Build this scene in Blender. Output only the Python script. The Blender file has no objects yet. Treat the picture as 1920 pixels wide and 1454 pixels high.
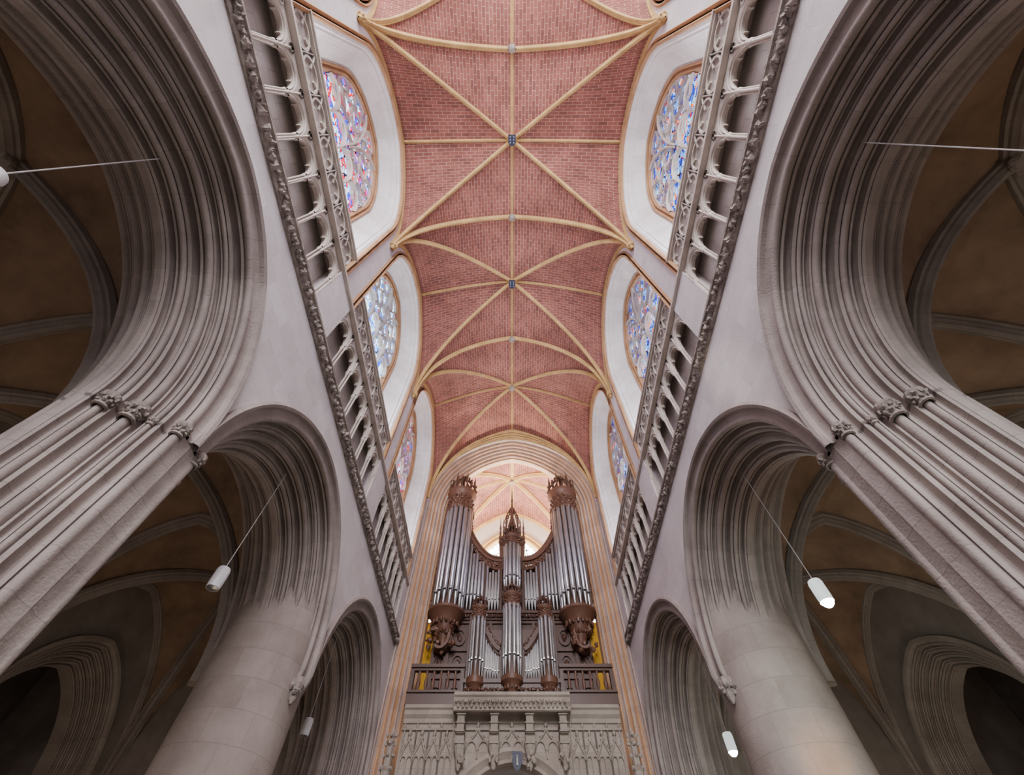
import bpy, math, random
from mathutils import Vector
random.seed(7)
ZO=1.6
PI=math.pi
sc=bpy.context.scene
COL=sc.collection
# ------------------------------------------------------------------ mesh accumulator
class M:
    def __init__(s): s.v=[];s.f=[];s.uv=[];s.mi=[];s.cm=0
    def add(s,vs,fs,uvs=None):
        o=len(s.v)
        s.v+= [tuple(p) for p in vs]
        s.uv+= (uvs if uvs else [(p[1]+p[0],p[2]) for p in vs])
        for f in fs:
            s.f.append([i+o for i in f]); s.mi.append(s.cm)
    def grid(s,rows,uvr=None,close=False):
        n=len(rows[0]); vs=[p for r in rows for p in r]
        uv=[q for r in uvr for q in r] if uvr else None
        fs=[]
        for i in range(len(rows)-1):
            for j in range(n-1 if not close else n):
                k=(j+1)%n
                fs.append([i*n+j,i*n+k,(i+1)*n+k,(i+1)*n+j])
        s.add(vs,fs,uv)
    def box(s,x0,x1,y0,y1,z0,z1):
        vs=[(x,y,z) for x in(x0,x1) for y in(y0,y1) for z in(z0,z1)]
        s.add(vs,[[0,1,3,2],[4,6,7,5],[0,4,5,1],[2,3,7,6],[0,2,6,4],[1,5,7,3]])
    def lathe(s,cx,cy,prof,n=20,a0=0,a1=2*PI):
        rows=[];uv=[]
        for (r,z) in prof:
            rows.append([(cx+r*math.cos(a0+(a1-a0)*j/n),cy+r*math.sin(a0+(a1-a0)*j/n),z) for j in range(n+1)])
            uv.append([((a1-a0)*j/n*max(.3,prof[0][0]),z) for j in range(n+1)])
        s.grid(rows,uv)
    def sweep(s,pts,prof,N,closed=False,cap=True):
        pts=[Vector(p) for p in pts]; n=len(pts); rows=[];uv=[];L=0
        for i,p in enumerate(pts):
            if closed: T=pts[(i+1)%n]-pts[i-1]
            else: T=pts[min(i+1,n-1)]-pts[max(i-1,0)]
            T.normalize()
            Nv=Vector(N(p) if callable(N) else N)
            Nv=Nv-T*Nv.dot(T)
            if Nv.length<1e-5: Nv=T.orthogonal()
            Nv.normalize(); S=T.cross(Nv)
            if i: L+=(p-pts[i-1]).length
            rows.append([tuple(p+S*a+Nv*b) for a,b in prof]+[tuple(p+S*prof[0][0]+Nv*prof[0][1])])
            uv.append([(L,k*.03) for k in range(len(prof)+1)])
        if closed: rows.append(rows[0]); uv.append([(L+.1,k*.03) for k in range(len(prof)+1)])
        s.grid(rows,uv)
        if cap and not closed:
            m=len(prof)
            s.add(rows[0][:m],[list(range(m))]); s.add(rows[-1][:m],[list(range(m))])
    def blob(s,c,r,sx=1,sy=1,sz=1,n=7,j=.25):
        vs=[];m=5
        for i in range(m+1):
            th=PI*i/m
            for k in range(n):
                ph=2*PI*k/n
                rr=r*(1+random.uniform(-j,j)) if 0<i<m else r
                vs.append((c[0]+sx*rr*math.sin(th)*math.cos(ph),c[1]+sy*rr*math.sin(th)*math.sin(ph),c[2]+sz*rr*math.cos(th)))
        fs=[[i*n+k,i*n+(k+1)%n,(i+1)*n+(k+1)%n,(i+1)*n+k] for i in range(m) for k in range(n)]
        s.add(vs,fs)
    def mirror(s,sg):
        if sg<0:
            s.v=[(-x,y,z) for x,y,z in s.v]; s.f=[f[::-1] for f in s.f]
        return s
def finish(ob,label,cat,group,kind):
    if label: ob["label"]=label
    if cat: ob["category"]=cat
    if group: ob["group"]=group
    if kind: ob["kind"]=kind
def wloc(o):
    l=Vector(o.location); p=o.parent
    while p: l+=Vector(p.location); p=p.parent
    return l
def mk(name,m,mats,parent=None,label=None,cat=None,group=None,kind=None,smooth=True,ang=.5):
    xs=[p[0] for p in m.v];ys=[p[1] for p in m.v];zs=[p[2] for p in m.v]
    o=Vector(((min(xs)+max(xs))/2,(min(ys)+max(ys))/2,min(zs)))
    me=bpy.data.meshes.new(name)
    me.from_pydata([(x-o.x,y-o.y,z-o.z) for x,y,z in m.v],[],m.f)
    for mt in (mats if isinstance(mats,(list,tuple)) else [mats]): me.materials.append(mt)
    me.polygons.foreach_set('material_index',m.mi)
    uvl=me.uv_layers.new(name='UVMap')
    buf=[]
    vi=[0]*len(me.loops); me.loops.foreach_get('vertex_index',vi)
    for i in vi: buf+=m.uv[i]
    uvl.data.foreach_set('uv',buf)
    me.polygons.foreach_set('use_smooth',[smooth]*len(me.polygons))
    if smooth:
        try: me.set_sharp_from_angle(angle=ang)
        except Exception: pass
    me.update()
    ob=bpy.data.objects.new(name,me); COL.objects.link(ob)
    w=o+Vector((0,0,ZO))
    if parent: ob.parent=parent; ob.location=w-wloc(parent)
    else: ob.location=w
    finish(ob,label,cat,group,kind)
    return ob
def empty(name,loc,label=None,cat=None,group=None,kind=None):
    e=bpy.data.objects.new(name,None); e.empty_display_size=.3; COL.objects.link(e)
    e.location=(loc[0],loc[1],loc[2]+ZO); finish(e,label,cat,group,kind); return e
def dup(src,loc,parent=None):
    o=src.copy(); COL.objects.link(o)
    w=Vector(loc)+Vector((0,0,ZO))
    o.parent=parent
    o.location=w-(wloc(parent) if parent else Vector())
    return o
# ------------------------------------------------------------------ materials
def newmat(n):
    m=bpy.data.materials.new(n); m.use_nodes=True; nt=m.node_tree
    return m,nt,nt.nodes['Principled BSDF']
def mixc(nt,fac,a,b,mode='MIX'):
    x=nt.nodes.new('ShaderNodeMix'); x.data_type='RGBA'; x.blend_type=mode
    for sock,val in ((0,fac),(6,a),(7,b)):
        if isinstance(val,bpy.types.NodeSocket): nt.links.new(val,x.inputs[sock])
        elif sock==0: x.inputs[0].default_value=val
        else: x.inputs[sock].default_value=(*val,1)
    return x.outputs[2]
def stone(n,c1,c2,bw=.75,bh=.36,mortar=.5,bump=.25,rough=.9,blocks=True,nscale=1.2,msize=.012):
    m,nt,b=newmat(n); N=nt.nodes; L=nt.links
    tc=N.new('ShaderNodeTexCoord')
    no=N.new('ShaderNodeTexNoise'); no.inputs['Scale'].default_value=nscale; no.inputs['Detail'].default_value=8; no.inputs['Roughness'].default_value=.65
    L.new(tc.outputs['Object'],no.inputs['Vector'])
    rp=N.new('ShaderNodeValToRGB'); rp.color_ramp.elements[0].position=.3; rp.color_ramp.elements[1].position=.7
    rp.color_ramp.elements[0].color=(*c2,1); rp.color_ramp.elements[1].color=(*c1,1)
    L.new(no.outputs['Fac'],rp.inputs['Fac'])
    col=rp.outputs[0]
    fine=N.new('ShaderNodeTexNoise'); fine.inputs['Scale'].default_value=35; fine.inputs['Detail'].default_value=5
    L.new(tc.outputs['Object'],fine.inputs['Vector'])
    h=fine.outputs['Fac']
    if blocks:
        br=N.new('ShaderNodeTexBrick'); L.new(tc.outputs['UV'],br.inputs['Vector'])
        br.inputs['Scale'].default_value=1; br.inputs['Brick Width'].default_value=bw; br.inputs['Row Height'].default_value=bh
        br.inputs['Mortar Size'].default_value=msize; br.inputs['Mortar Smooth'].default_value=.3
        br.inputs['Color1'].default_value=(1,1,1,1); br.inputs['Color2'].default_value=(.86,.85,.84,1); br.inputs['Mortar'].default_value=(mortar,mortar,mortar,1)
        col=mixc(nt,.8,col,br.outputs['Color'],'MULTIPLY')
        sub=N.new('ShaderNodeMath'); sub.operation='MULTIPLY_ADD'; L.new(br.outputs['Fac'],sub.inputs[0]); sub.inputs[1].default_value=-.6
        L.new(fine.outputs['Fac'],sub.inputs[2]); h=sub.outputs[0]
    L.new(col,b.inputs['Base Color']); b.inputs['Roughness'].default_value=rough
    b.inputs['Specular IOR Level'].default_value=.25
    bp=N.new('ShaderNodeBump'); bp.inputs['Strength'].default_value=bump; bp.inputs['Distance'].default_value=.03
    L.new(h,bp.inputs['Height']); L.new(bp.outputs[0],b.inputs['Normal'])
    return m
S_WALL=stone('pale_wall_stone',(.86,.80,.80),(.66,.605,.605),mortar=.82,bump=.15,nscale=.6,msize=.008)
S_ARC=stone('arcade_stone',(.43,.365,.335),(.26,.215,.195),bw=.5,bh=9.0,mortar=.72,bump=.3,msize=.005)
S_PIER=stone('pier_stone',(.46,.395,.36),(.29,.24,.22),bw=9.0,bh=.42,mortar=.7,bump=.3,msize=.006)
S_COLM=stone('column_stone',(.42,.35,.315),(.28,.225,.2),bw=.9,bh=.48,mortar=.75,bump=.3,msize=.009)
S_CARV=stone('carved_stone',(.46,.39,.345),(.16,.13,.115),blocks=False,nscale=6,bump=.5)
S_TRI=stone('triforium_stone',(.68,.60,.53),(.47,.41,.36),blocks=False,nscale=3)
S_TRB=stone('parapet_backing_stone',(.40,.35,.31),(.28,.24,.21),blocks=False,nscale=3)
S_RIB=stone('golden_rib_stone',(.66,.44,.19),(.46,.29,.12),bw=.5,bh=5,mortar=.8,bump=.2,nscale=2,msize=.01)
S_ORA=stone('orange_moulding_stone',(.52,.30,.16),(.35,.19,.10),bw=.5,bh=5,mortar=.8,bump=.2,nscale=2)
S_WHITE=stone('splay_limestone',(.84,.80,.79),(.68,.635,.61),bw=.6,bh=.4,mortar=.78,bump=.15,nscale=1.5)
S_ARIB=stone('aisle_rib_stone',(.38,.33,.295),(.25,.21,.185),bw=.5,bh=5,mortar=.8,bump=.2)
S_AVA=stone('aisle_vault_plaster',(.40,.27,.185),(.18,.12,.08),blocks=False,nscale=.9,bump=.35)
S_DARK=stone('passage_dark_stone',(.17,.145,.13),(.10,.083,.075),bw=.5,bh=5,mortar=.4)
S_BACK=stone('triforium_back_wall',(.58,.52,.48),(.44,.39,.36),bw=.5,bh=.35,mortar=.7)
S_FLOOR=stone('floor_flagstones',(.22,.2,.19),(.15,.135,.13),bw=.8,bh=.8,mortar=.6)
S_TRIB=stone('gallery_stone',(.50,.43,.365),(.32,.27,.225),bw=.7,bh=.35,mortar=.8)
def striped():
    m=stone('tower_arch_stone',(.74,.63,.56),(.55,.47,.42),bw=.5,bh=5,mortar=.8)
    nt=m.node_tree;N=nt.nodes;L=nt.links;b=N['Principled BSDF']
    src=b.inputs['Base Color'].links[0].from_socket
    tc=N.new('ShaderNodeTexCoord'); sp=N.new('ShaderNodeSeparateXYZ'); L.new(tc.outputs['UV'],sp.inputs[0])
    mu=N.new('ShaderNodeMath'); mu.operation='MULTIPLY'; mu.inputs[1].default_value=24; L.new(sp.outputs[1],mu.inputs[0])
    sn=N.new('ShaderNodeMath'); sn.operation='SINE'; L.new(mu.outputs[0],sn.inputs[0])
    rp=N.new('ShaderNodeValToRGB'); rp.color_ramp.elements[0].position=.1; rp.color_ramp.elements[1].position=.35
    rp.color_ramp.elements[0].color=(1,.64,.34,1); rp.color_ramp.elements[1].color=(.78,.74,.78,1)
    L.new(sn.outputs[0],rp.inputs[0])
    L.new(mixc(nt,.9,src,rp.outputs[0],'MULTIPLY'),b.inputs['Base Color']); return m
S_TOWER=striped()
def brickmat():
    m,nt,b=newmat('terracotta_brick'); N=nt.nodes; L=nt.links
    tc=N.new('ShaderNodeTexCoord')
    br=N.new('ShaderNodeTexBrick'); L.new(tc.outputs['UV'],br.inputs['Vector'])
    br.inputs['Scale'].default_value=1; br.inputs['Brick Width'].default_value=.31; br.inputs['Row Height'].default_value=.14
    br.inputs['Mortar Size'].default_value=.008; br.inputs['Mortar Smooth'].default_value=.2
    br.inputs['Color1'].default_value=(.32,.105,.075,1); br.inputs['Color2'].default_value=(.205,.066,.05,1); br.inputs['Mortar'].default_value=(.48,.30,.235,1)
    no=N.new('ShaderNodeTexNoise'); no.inputs['Scale'].default_value=.9; no.inputs['Detail'].default_value=8; no.inputs['Roughness'].default_value=.7
    L.new(tc.outputs['Object'],no.inputs['Vector'])
    rp=N.new('ShaderNodeValToRGB'); rp.color_ramp.elements[0].position=.3; rp.color_ramp.elements[1].position=.75
    rp.color_ramp.elements[0].color=(.62,.6,.6,1); rp.color_ramp.elements[1].color=(1.25,1.3,1.35,1)
    L.new(no.outputs['Fac'],rp.inputs[0])
    L.new(mixc(nt,1.0,br.outputs['Color'],rp.outputs[0],'MULTIPLY'),b.inputs['Base Color'])
    b.inputs['Roughness'].default_value=.85
    bp=N.new('ShaderNodeBump'); bp.inputs['Strength'].default_value=.3; bp.inputs['Distance'].default_value=.02; bp.invert=True
    L.new(br.outputs['Fac'],bp.inputs['Height']); L.new(bp.outputs[0],b.inputs['Normal'])
    return m
S_BRICK=brickmat()
def plain(n,c,rough=.5,metal=0,emit=None,es=0):
    m,nt,b=newmat(n); N=nt.nodes;L=nt.links
    tc=N.new('ShaderNodeTexCoord'); no=N.new('ShaderNodeTexNoise'); no.inputs['Scale'].default_value=5; no.inputs['Detail'].default_value=5
    L.new(tc.outputs['Object'],no.inputs['Vector'])
    L.new(mixc(nt,no.outputs['Fac'],[x*.7 for x in c],[min(1,x*1.25) for x in c]),b.inputs['Base Color'])
    b.inputs['Roughness'].default_value=rough; b.inputs['Metallic'].default_value=metal
    if emit: b.inputs['Emission Color'].default_value=(*emit,1); b.inputs['Emission Strength'].default_value=es
    return m
def glassmat(n,cols,strength,scale=6.5):
    m,nt,b=newmat(n); N=nt.nodes;L=nt.links
    tc=N.new('ShaderNodeTexCoord')
    v=N.new('ShaderNodeTexVoronoi'); v.inputs['Scale'].default_value=scale; L.new(tc.outputs['Object'],v.inputs['Vector'])
    sp=N.new('ShaderNodeSeparateXYZ'); L.new(v.outputs['Color'],sp.inputs[0])
    no=N.new('ShaderNodeTexNoise'); no.inputs['Scale'].default_value=1.1; no.inputs['Detail'].default_value=1; L.new(tc.outputs['Object'],no.inputs['Vector'])
    s3=N.new('ShaderNodeMath'); s3.operation='MULTIPLY'; s3.inputs[1].default_value=.55; L.new(sp.outputs[0],s3.inputs[0])
    ad=N.new('ShaderNodeMath'); ad.operation='MULTIPLY_ADD'; L.new(no.outputs['Fac'],ad.inputs[0]); ad.inputs[1].default_value=2.2; L.new(s3.outputs[0],ad.inputs[2])
    fr=N.new('ShaderNodeMath'); fr.operation='FRACT'; L.new(ad.outputs[0],fr.inputs[0])
    rp=N.new('ShaderNodeValToRGB'); rp.color_ramp.interpolation='CONSTANT'
    e=rp.color_ramp.elements
    while len(e)<len(cols): e.new(.5)
    for i,(p,c) in enumerate(cols): e[i].position=p; e[i].color=(*c,1)
    L.new(fr.outputs[0],rp.inputs[0])
    ve=N.new('ShaderNodeTexVoronoi'); ve.feature='DISTANCE_TO_EDGE'; ve.inputs['Scale'].default_value=scale; L.new(tc.outputs['Object'],ve.inputs['Vector'])
    gt=N.new('ShaderNodeMath'); gt.operation='GREATER_THAN'; gt.inputs[1].default_value=.05; L.new(ve.outputs['Distance'],gt.inputs[0])
    ml=N.new('ShaderNodeMath'); ml.operation='MULTIPLY'; ml.inputs[1].default_value=strength; L.new(gt.outputs[0],ml.inputs[0])
    L.new(rp.outputs[0],b.inputs['Emission Color']); L.new(ml.outputs[0],b.inputs['Emission Strength'])
    b.inputs['Base Color'].default_value=(.01,.01,.015,1); b.inputs['Roughness'].default_value=.6
    b.inputs['Specular IOR Level'].default_value=.1
    return m
G_RED=glassmat('stained_glass_red_white',[(0,(.25,.55,1)),(.15,(.8,.9,1)),(.28,(.7,.0,.02)),(.42,(.75,.85,1)),(.52,(.01,.05,.75)),(.66,(.45,.06,.5)),(.76,(.55,.0,.04)),(.86,(.5,.75,1)),(.94,(.01,.03,.5))],3.4)
G_BLUE=glassmat('stained_glass_pale_blue',[(0,(.25,.55,1)),(.24,(.75,.88,1)),(.42,(.01,.1,.75)),(.56,(.7,.85,1)),(.76,(.08,.25,.9)),(.93,(.6,.02,.02))],4.2)
G_ORA=glassmat('stained_glass_blue_orange',[(0,(.12,.3,.8)),(.2,(.005,.03,.5)),(.38,(.35,.55,.9)),(.55,(1,.13,.0)),(.64,(.4,.58,.8)),(.8,(.01,.04,.5)),(.93,(.5,.0,.0))],2.6)
G_WEST=glassmat('west_window_glass',[(0,(.9,.95,1)),(.5,(1,1,1)),(.85,(.7,.8,1))],24,5)
WOOD=plain('dark_oak',(.085,.038,.023),.4)
WOODL=plain('carved_oak',(.15,.068,.040),.45)
PIPE=plain('tin_pipe_metal',(.46,.45,.44),.3,.85)
BLACK=plain('pipe_mouth_shadow',(.01,.01,.01),.8)
WHITE=plain('white_enamel',(.8,.8,.8),.4)
WHITEL=plain('glowing_white_shade',(.8,.8,.8),.4,0,(.85,1,.97),.8)
CABLE=plain('cable_grey',(.6,.58,.55),.5)
LIT=plain('lit_lamp_glass',(1,1,1),.3,0,(.8,1,.96),400)
UNLIT=plain('unlit_lamp_glass',(.15,.15,.16),.2)
YEL=plain('yellow_cloth',(.55,.31,.02),.8)
BLUEM=plain('painted_blue',(.012,.016,.05),.5)
WHITM=plain('painted_white',(.5,.5,.5),.5)
# ------------------------------------------------------------------ geometry helpers
YC=[-5.27,.53,6.33,12.13]; HB=2.9; W=4.0
SP,CR,LAT=14.6,20.0,18.1
def Pn(t,k):
    t=min(1,max(0,t)); R=(1+k*k)/2
    return math.sqrt(max(0,R*R-(t+R-1)**2))/k
def vz(u,w,sp=SP,cr=CR,lat=LAT,k=1.35):
    u=min(1,abs(u));w=min(1,abs(w))
    if w>=u: return sp+(cr-sp)*Pn(u,k)
    F=1-(cr-lat)/(cr-sp)*((u-w)/max(1e-6,(1-w)))**1.5
    return sp+(cr-sp)*Pn(w,k)*F
def vault(m,cx,yc,hw,hb,sp,cr,lat,k,n=26):
    def table(ext):
        t=[0]
        for i in range(1,201):
            a=(i-1)/200;b=i/200
            t.append(t[-1]+math.hypot(ext/200,(cr-sp)*(Pn(b,k)-Pn(a,k))))
        return t
    tx=table(hw);ty=table(hb)
    for s1 in(-1,1):
        for s2 in(-1,1):
            for kind in(0,1):
                rows=[];uv=[]
                for i in range(n+1):
                    A=1-(1-i/n)**1.3
                    r=[];q=[]
                    for j in range(n+1):
                        t=1-(1-j/n)**1.5
                        B=A*t
                        u,w=(B,A) if kind==0 else (A,B)
                        r.append((cx+s1*u*hw,yc+s2*w*hb,vz(u,w,sp,cr,lat,k)))
                        def tl(T,v):
                            f=v*200;i0=min(199,int(f)); return T[i0]+(T[i0+1]-T[i0])*(f-i0)
                        if kind==0: q.append((s2*w*hb+50,s1*tl(tx,u)+50))
                        else: q.append((s1*u*hw+50,s2*tl(ty,w)+50))
                    rows.append(r);uv.append(q)
                if s1*s2*(1 if kind==0 else -1)>0: rows=[r[::-1] for r in rows];uv=[r[::-1] for r in uv]
                m.grid(rows,uv)
def ribprof(s): return [(a*s,b*s) for a,b in [(-.17,.05),(-.17,-.07),(-.12,-.10),(-.11,-.16),(-.07,-.2),(-.05,-.26),(0,-.29),(.05,-.26),(.07,-.2),(.11,-.16),(.12,-.10),(.17,-.07),(.17,.05)]]
UP=(0,0,1)
def ribs(m,cx,yc,hw,hb,sp,cr,lat,k,s,ends=(True,True),ridge=True,wallrib=True,n=40):
    f=lambda u,w:vz(u,w,sp,cr,lat,k)
    tt=[math.sin(PI/2*(-1+2*i/n)) for i in range(n+1)]
    for d in(-1,1):
        m.sweep([(cx+t*hw,yc+d*t*hb,f(t,t)) for t in tt],ribprof(s),UP)
    for e,sg in((0,-1),(1,1)):
        if ends[e]: m.sweep([(cx+t*hw,yc+sg*hb,f(t,1)) for t in tt],ribprof(s*1.2),UP)
    if ridge:
        m.sweep([(cx,yc-hb+2*hb*i/10,cr) for i in range(11)],ribprof(s*.8),UP)
        m.sweep([(cx+hw*(-1+2*i/30),yc,f(-1+2*i/30,0)) for i in range(31)],ribprof(s*.75),UP)
    if wallrib:
        for sg in(-1,1):
            m.sweep([(cx+sg*hw,yc+t*hb,f(1,t)) for t in tt],ribprof(s*.8),UP)
def mould(L,wts,amp):
    if isinstance(wts,int): wts=[1]*wts
    tot=sum(wts);out=[];b=0;st=[]
    for i,wt in enumerate(wts):
        w=L*wt/tot; A=amp*min(1.3,wt)
        st.append((b+.18*w,A))
        for k in range(11):
            th=PI*k/10; out.append((b+.34*w*(1-math.cos(th))/2,A*math.sin(th)))
        out.append((b+.345*w,-A*.35)); out.append((b+.39*w,-A*.35)); out.append((b+.395*w,A*.12)); out.append((b+.50*w,A*.12))
        for k in range(0,9):
            th=PI*k/8; out.append((b+.505*w+.31*w*(1-math.cos(th))/2,-A*1.4*math.sin(th)))
        out.append((b+.82*w,A*.12));out.append((b+.96*w,A*.12));out.append((b+.965*w,-A*.3))
        b+=w
    out.append((L,0))
    return out,st
def diagprof(a0,d0,a1,d1,n,amp,centres=False):
    L=math.hypot(a1-a0,d1-d0);ta=(a1-a0)/L;td=(d1-d0)/L
    o,st=mould(L,n,amp)
    p=[(a0+ta*s+td*h,d0+td*s-ta*h) for s,h in o]
    if centres: return p,[(a0+ta*s+td*h*.5,d0+td*s-ta*h*.5) for s,h in st]
    return p
def archgrid(m,R0,c,cz,prof,tf,legL=(),legR=(),n=32,piv=None):
    vl=[0]
    for i in range(1,len(prof)): vl.append(vl[-1]+math.hypot(prof[i][0]-prof[i-1][0],prof[i][1]-prof[i-1][1]))
    cols=[]
    for pi,(a,d) in enumerate(prof):
        r=R0+c-a; th=math.acos(max(-1,min(1,c/r)))
        pts=[]
        def leg(sg,z,sh):
            y=R0-a; dd=d
            if piv: y=piv[0]-(piv[0]-y)*sh; dd=piv[1]-(piv[1]-d)*sh
            return (sg*y,dd,z)
        for z,sh in reversed(legL): pts.append(leg(-1,z,sh))
        for i in range(n+1):
            t=th*i/n; pts.append((c-r*math.cos(t),d,cz+r*math.sin(t)))
        for i in range(n-1,-1,-1):
            t=th*i/n; pts.append((-c+r*math.cos(t),d,cz+r*math.sin(t)))
        for z,sh in legR: pts.append(leg(1,z,sh))
        cols.append(pts)
    mid=cols[len(cols)//2]; s=[0]
    for i in range(1,len(mid)): s.append(s[-1]+math.dist(mid[i],mid[i-1]))
    m.grid([[tf(*p) for p in c_] for c_ in cols],[[(s[i],vl[j]) for i in range(len(mid))] for j in range(len(cols))])
def zarch(dy,R0,c,cz):
    dy=abs(dy)
    if dy>=R0: return cz
    return cz+math.sqrt(max(0,(R0+c)**2-(dy+c)**2))
def ysamp(h,n=60): return [h*math.sin(PI/2*(-1+2*i/n)) for i in range(n+1)]
# ------------------------------------------------------------------ arcade
R0=2.86; CZ=4.25
CPAR={0:.14,1:.14,2:.03,3:.03}
WTS=[1.35,.75,1.3,1.0]
for sg,sd in((-1,'left'),(1,'right')):
    AM=.74 if sg<0 else .80
    dp,cen=diagprof(.13,.02,AM-.02,.92,WTS,.062,True)
    half=[(-.09,.02),(-.1,-.05),(-.05,-.09),(0,-.07),(.02,0),(.06,.02)]+dp+[(AM,.95)]
    full=half+[(a,2-d) for a,d in reversed(half)]
    m=M()
    for b,yc in enumerate(YC):
        ys=[-HB]+ysamp(R0-.001)+[HB]
        m.grid([[(W,yc+y,zarch(y,R0,CPAR[b],CZ)) for y in ys],[(W,yc+y,8.2) for y in ys]],
               [[(yc+y,zarch(y,R0,CPAR[b],CZ)) for y in ys],[(yc+y,8.2) for y in ys]])
        WR=2.42
        ys=ysamp(WR)
        m.grid([[(W,yc+y,zarch(y,WR,.41,14.9)) for y in ys],[(W,yc+y,19.5) for y in ys]],
               [[(yc+y,zarch(y,WR,.41,14.9)) for y in ys],[(yc+y,19.5) for y in ys]])
        for s2 in(-1,1):
            ys=sorted([yc+s2*WR,yc+s2*HB])
            m.grid([[(W,y,z) for y in ys] for z in(8.2,19.5)],[[(y,z) for y in ys] for z in(8.2,19.5)])
            y=yc+s2*WR
            m.grid([[(W,y,z),(W+.95,y,z)] for z in(8.1,10.3)])
    mk('wall_'+sd,m.mirror(sg),S_WALL,kind='structure',label='pale limestone nave wall above the pointed arcade',smooth=False)
    m=M()
    m.box(W+.34,W+.44,-8.17,15.03,8.05,10.3)
    m.box(W+.01,W+.8,-8.17,15.03,8.05,8.18)
    mk('trim_%d'%(1 if sg<0 else 2),m.mirror(sg),S_BACK,kind='structure',label='grey passage wall behind the triforium',smooth=False)
    m=M(); m.box(W+.03,W+1.0,-8.17,15.03,10.08,10.16)
    m.box(W-.08,W+.03,-2.4,15.03,10.07,10.15)
    mk('trim_%d'%(3 if sg<0 else 4),m.mirror(sg),S_TRI,kind='structure',label='thin straight stone rail and slab under the clerestory windows',smooth=False)
    m=M()
    prof=[(0,7.9),(-.04,7.9),(-.06,7.94),(-.07,8.02),(-.11,8.08),(-.15,8.1),(-.15,8.16),(0,8.18)]
    m.grid([[(W+a,y,z) for a,z in prof] for y in(-8.17,15.0)])
    y=-2.2
    while y<15:
        for q in range(4):
            m.blob((W-.085+random.uniform(-.02,.02),y+random.uniform(-.08,.08),8.0+random.uniform(-.07,.06)),random.uniform(.035,.06),1.2,1.2,1,6,.45)
        y+=.2
    mk('trim_%d'%(5 if sg<0 else 6),m.mirror(sg),S_CARV,kind='structure',label='string course carved with leaves under the triforium')
    for b,yc in enumerate(YC):
        m=M()
        sh=[(CZ-.25,.93),(CZ-.6,.8),(CZ-1.1,.6)]
        lL=sh if b==3 else [(CZ-.05,1)]
        lR=sh if b==2 else [(CZ-.05,1)]
        archgrid(m,R0,CPAR[b],CZ,full,lambda y,d,z:(W+d,yc+y,z),lL,lR,piv=(HB,1.0))
        mk('arcade_arch',m.mirror(sg),S_ARC,label='deeply moulded grey stone arch between nave and aisle',cat='arch',group='nave arcade arches')
    prof=[(a,d) for a,d in half[5:]]
    q=[(HB-(R0-a),1-d) for a,d in prof]
    q=[(.0,1.0)]+q+[(AM+.05,0)]
    outline=q+[(y,-x) for y,x in reversed(q)][1:]
    outline=outline+[(-y,x) for y,x in reversed(outline)][1:-1]
    caps=[]
    for i,(a,d) in enumerate(cen):
        for y1 in(-1,1): caps.append((y1*(HB-(R0-a)),1-d,i))
    for py in(-2.37,3.43,15.03):
        e=empty('compound_pier',(sg*5.0,py,-1.6),'clustered grey stone pier with vertical roll mouldings','pier','nave piers')
        m=M(); per=[0]
        for i in range(1,len(outline)): per.append(per[-1]+math.dist(outline[i],outline[i-1]))
        rows=[];uv=[]
        for z,s in((-1.6,1.15),(-1.1,1.15),(-1.0,1.08),(-.95,1.0),(CZ,1.0)):
            rows.append([(5-x*s,py+y*s,z) for y,x in outline]+[(5-outline[0][1]*s,py+outline[0][0]*s,z)])
            uv.append([(p*.3,z) for p in per+[per[-1]+.02]])
        m.grid(rows,uv)
        mk('shaft',m.mirror(sg),S_PIER,parent=e)
        if py>10: continue
        for (cy,cx,i) in caps:
            m=M();r=(.072,.038,.09,.078)[i]; H=r*2.8
            X=5-cx;Y=py+cy;z1=CZ+.05-(.07 if i==1 else 0)
            m.lathe(X,Y,[(r*.8,z1-H),(r*1.12,z1-H+.01),(r*1.12,z1-H+.03),(r*.8,z1-H+.04),(r*.95,z1-H*.5),(r*1.35,z1-.05),(r*1.4,z1-.035),(r*1.4,z1),(r*.8,z1+.01)],12)
            for k in range(8):
                an=2*PI*k/8+i
                m.blob((X+r*1.2*math.cos(an),Y+r*1.2*math.sin(an),z1-H*.3),r*.36,1,1,1.3,6,.5)
                m.blob((X+r*1.0*math.cos(an+.4),Y+r*1.0*math.sin(an+.4),z1-H*.6),r*.3,1,1,1.2,6,.5)
            mk('capital',m.mirror(sg),S_CARV,parent=e)
    e=empty('round_column',(sg*5.0,9.23,-1.6),'massive round grey limestone column merging into the arches','column','round columns')
    m=M(); m.lathe(5,9.23,[(1.25,-1.6),(1.25,-1.2),(1.15,-1.1),(1.1,-1.0),(1.0,-.9),(.95,-.8),(.93,-.6),(.93,5.9)],64)
    mk('shaft',m.mirror(sg),S_COLM,parent=e)
    m=M()
    for q_ in range(9): m.blob((4.02+random.uniform(-.09,.09),8.98+random.uniform(-.09,.08),3.95+random.uniform(-.13,.13)),.06,1,1,1,7,.4)
    m.lathe(4.04,9.0,[(.02,3.68),(.06,3.75),(.09,3.9),(.13,4.06),(.13,4.1),(0,4.12)],8)
    mk('carved_corbel',m.mirror(sg),S_CARV,parent=e)
    m=M()
    for b,yc in enumerate(YC):
        ys=[-HB]+ysamp(R0-.001,30)+[HB]
        m.grid([[(6.0,yc+y,zarch(y,R0,CPAR[b],CZ)) for y in ys],[(6.0,yc+y,8.6) for y in ys]])
    m.mirror(sg); mk('wall_aisle_inner_'+sd,m,S_ARC,kind='structure',label='aisle face of the nave arcade wall',smooth=False)
    m=M()
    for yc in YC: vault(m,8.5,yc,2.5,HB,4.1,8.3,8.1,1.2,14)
    mk('ceiling_aisle_'+sd,m.mirror(sg),S_AVA,kind='structure',label='dark ochre plastered aisle vault',ang=.35)
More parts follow.
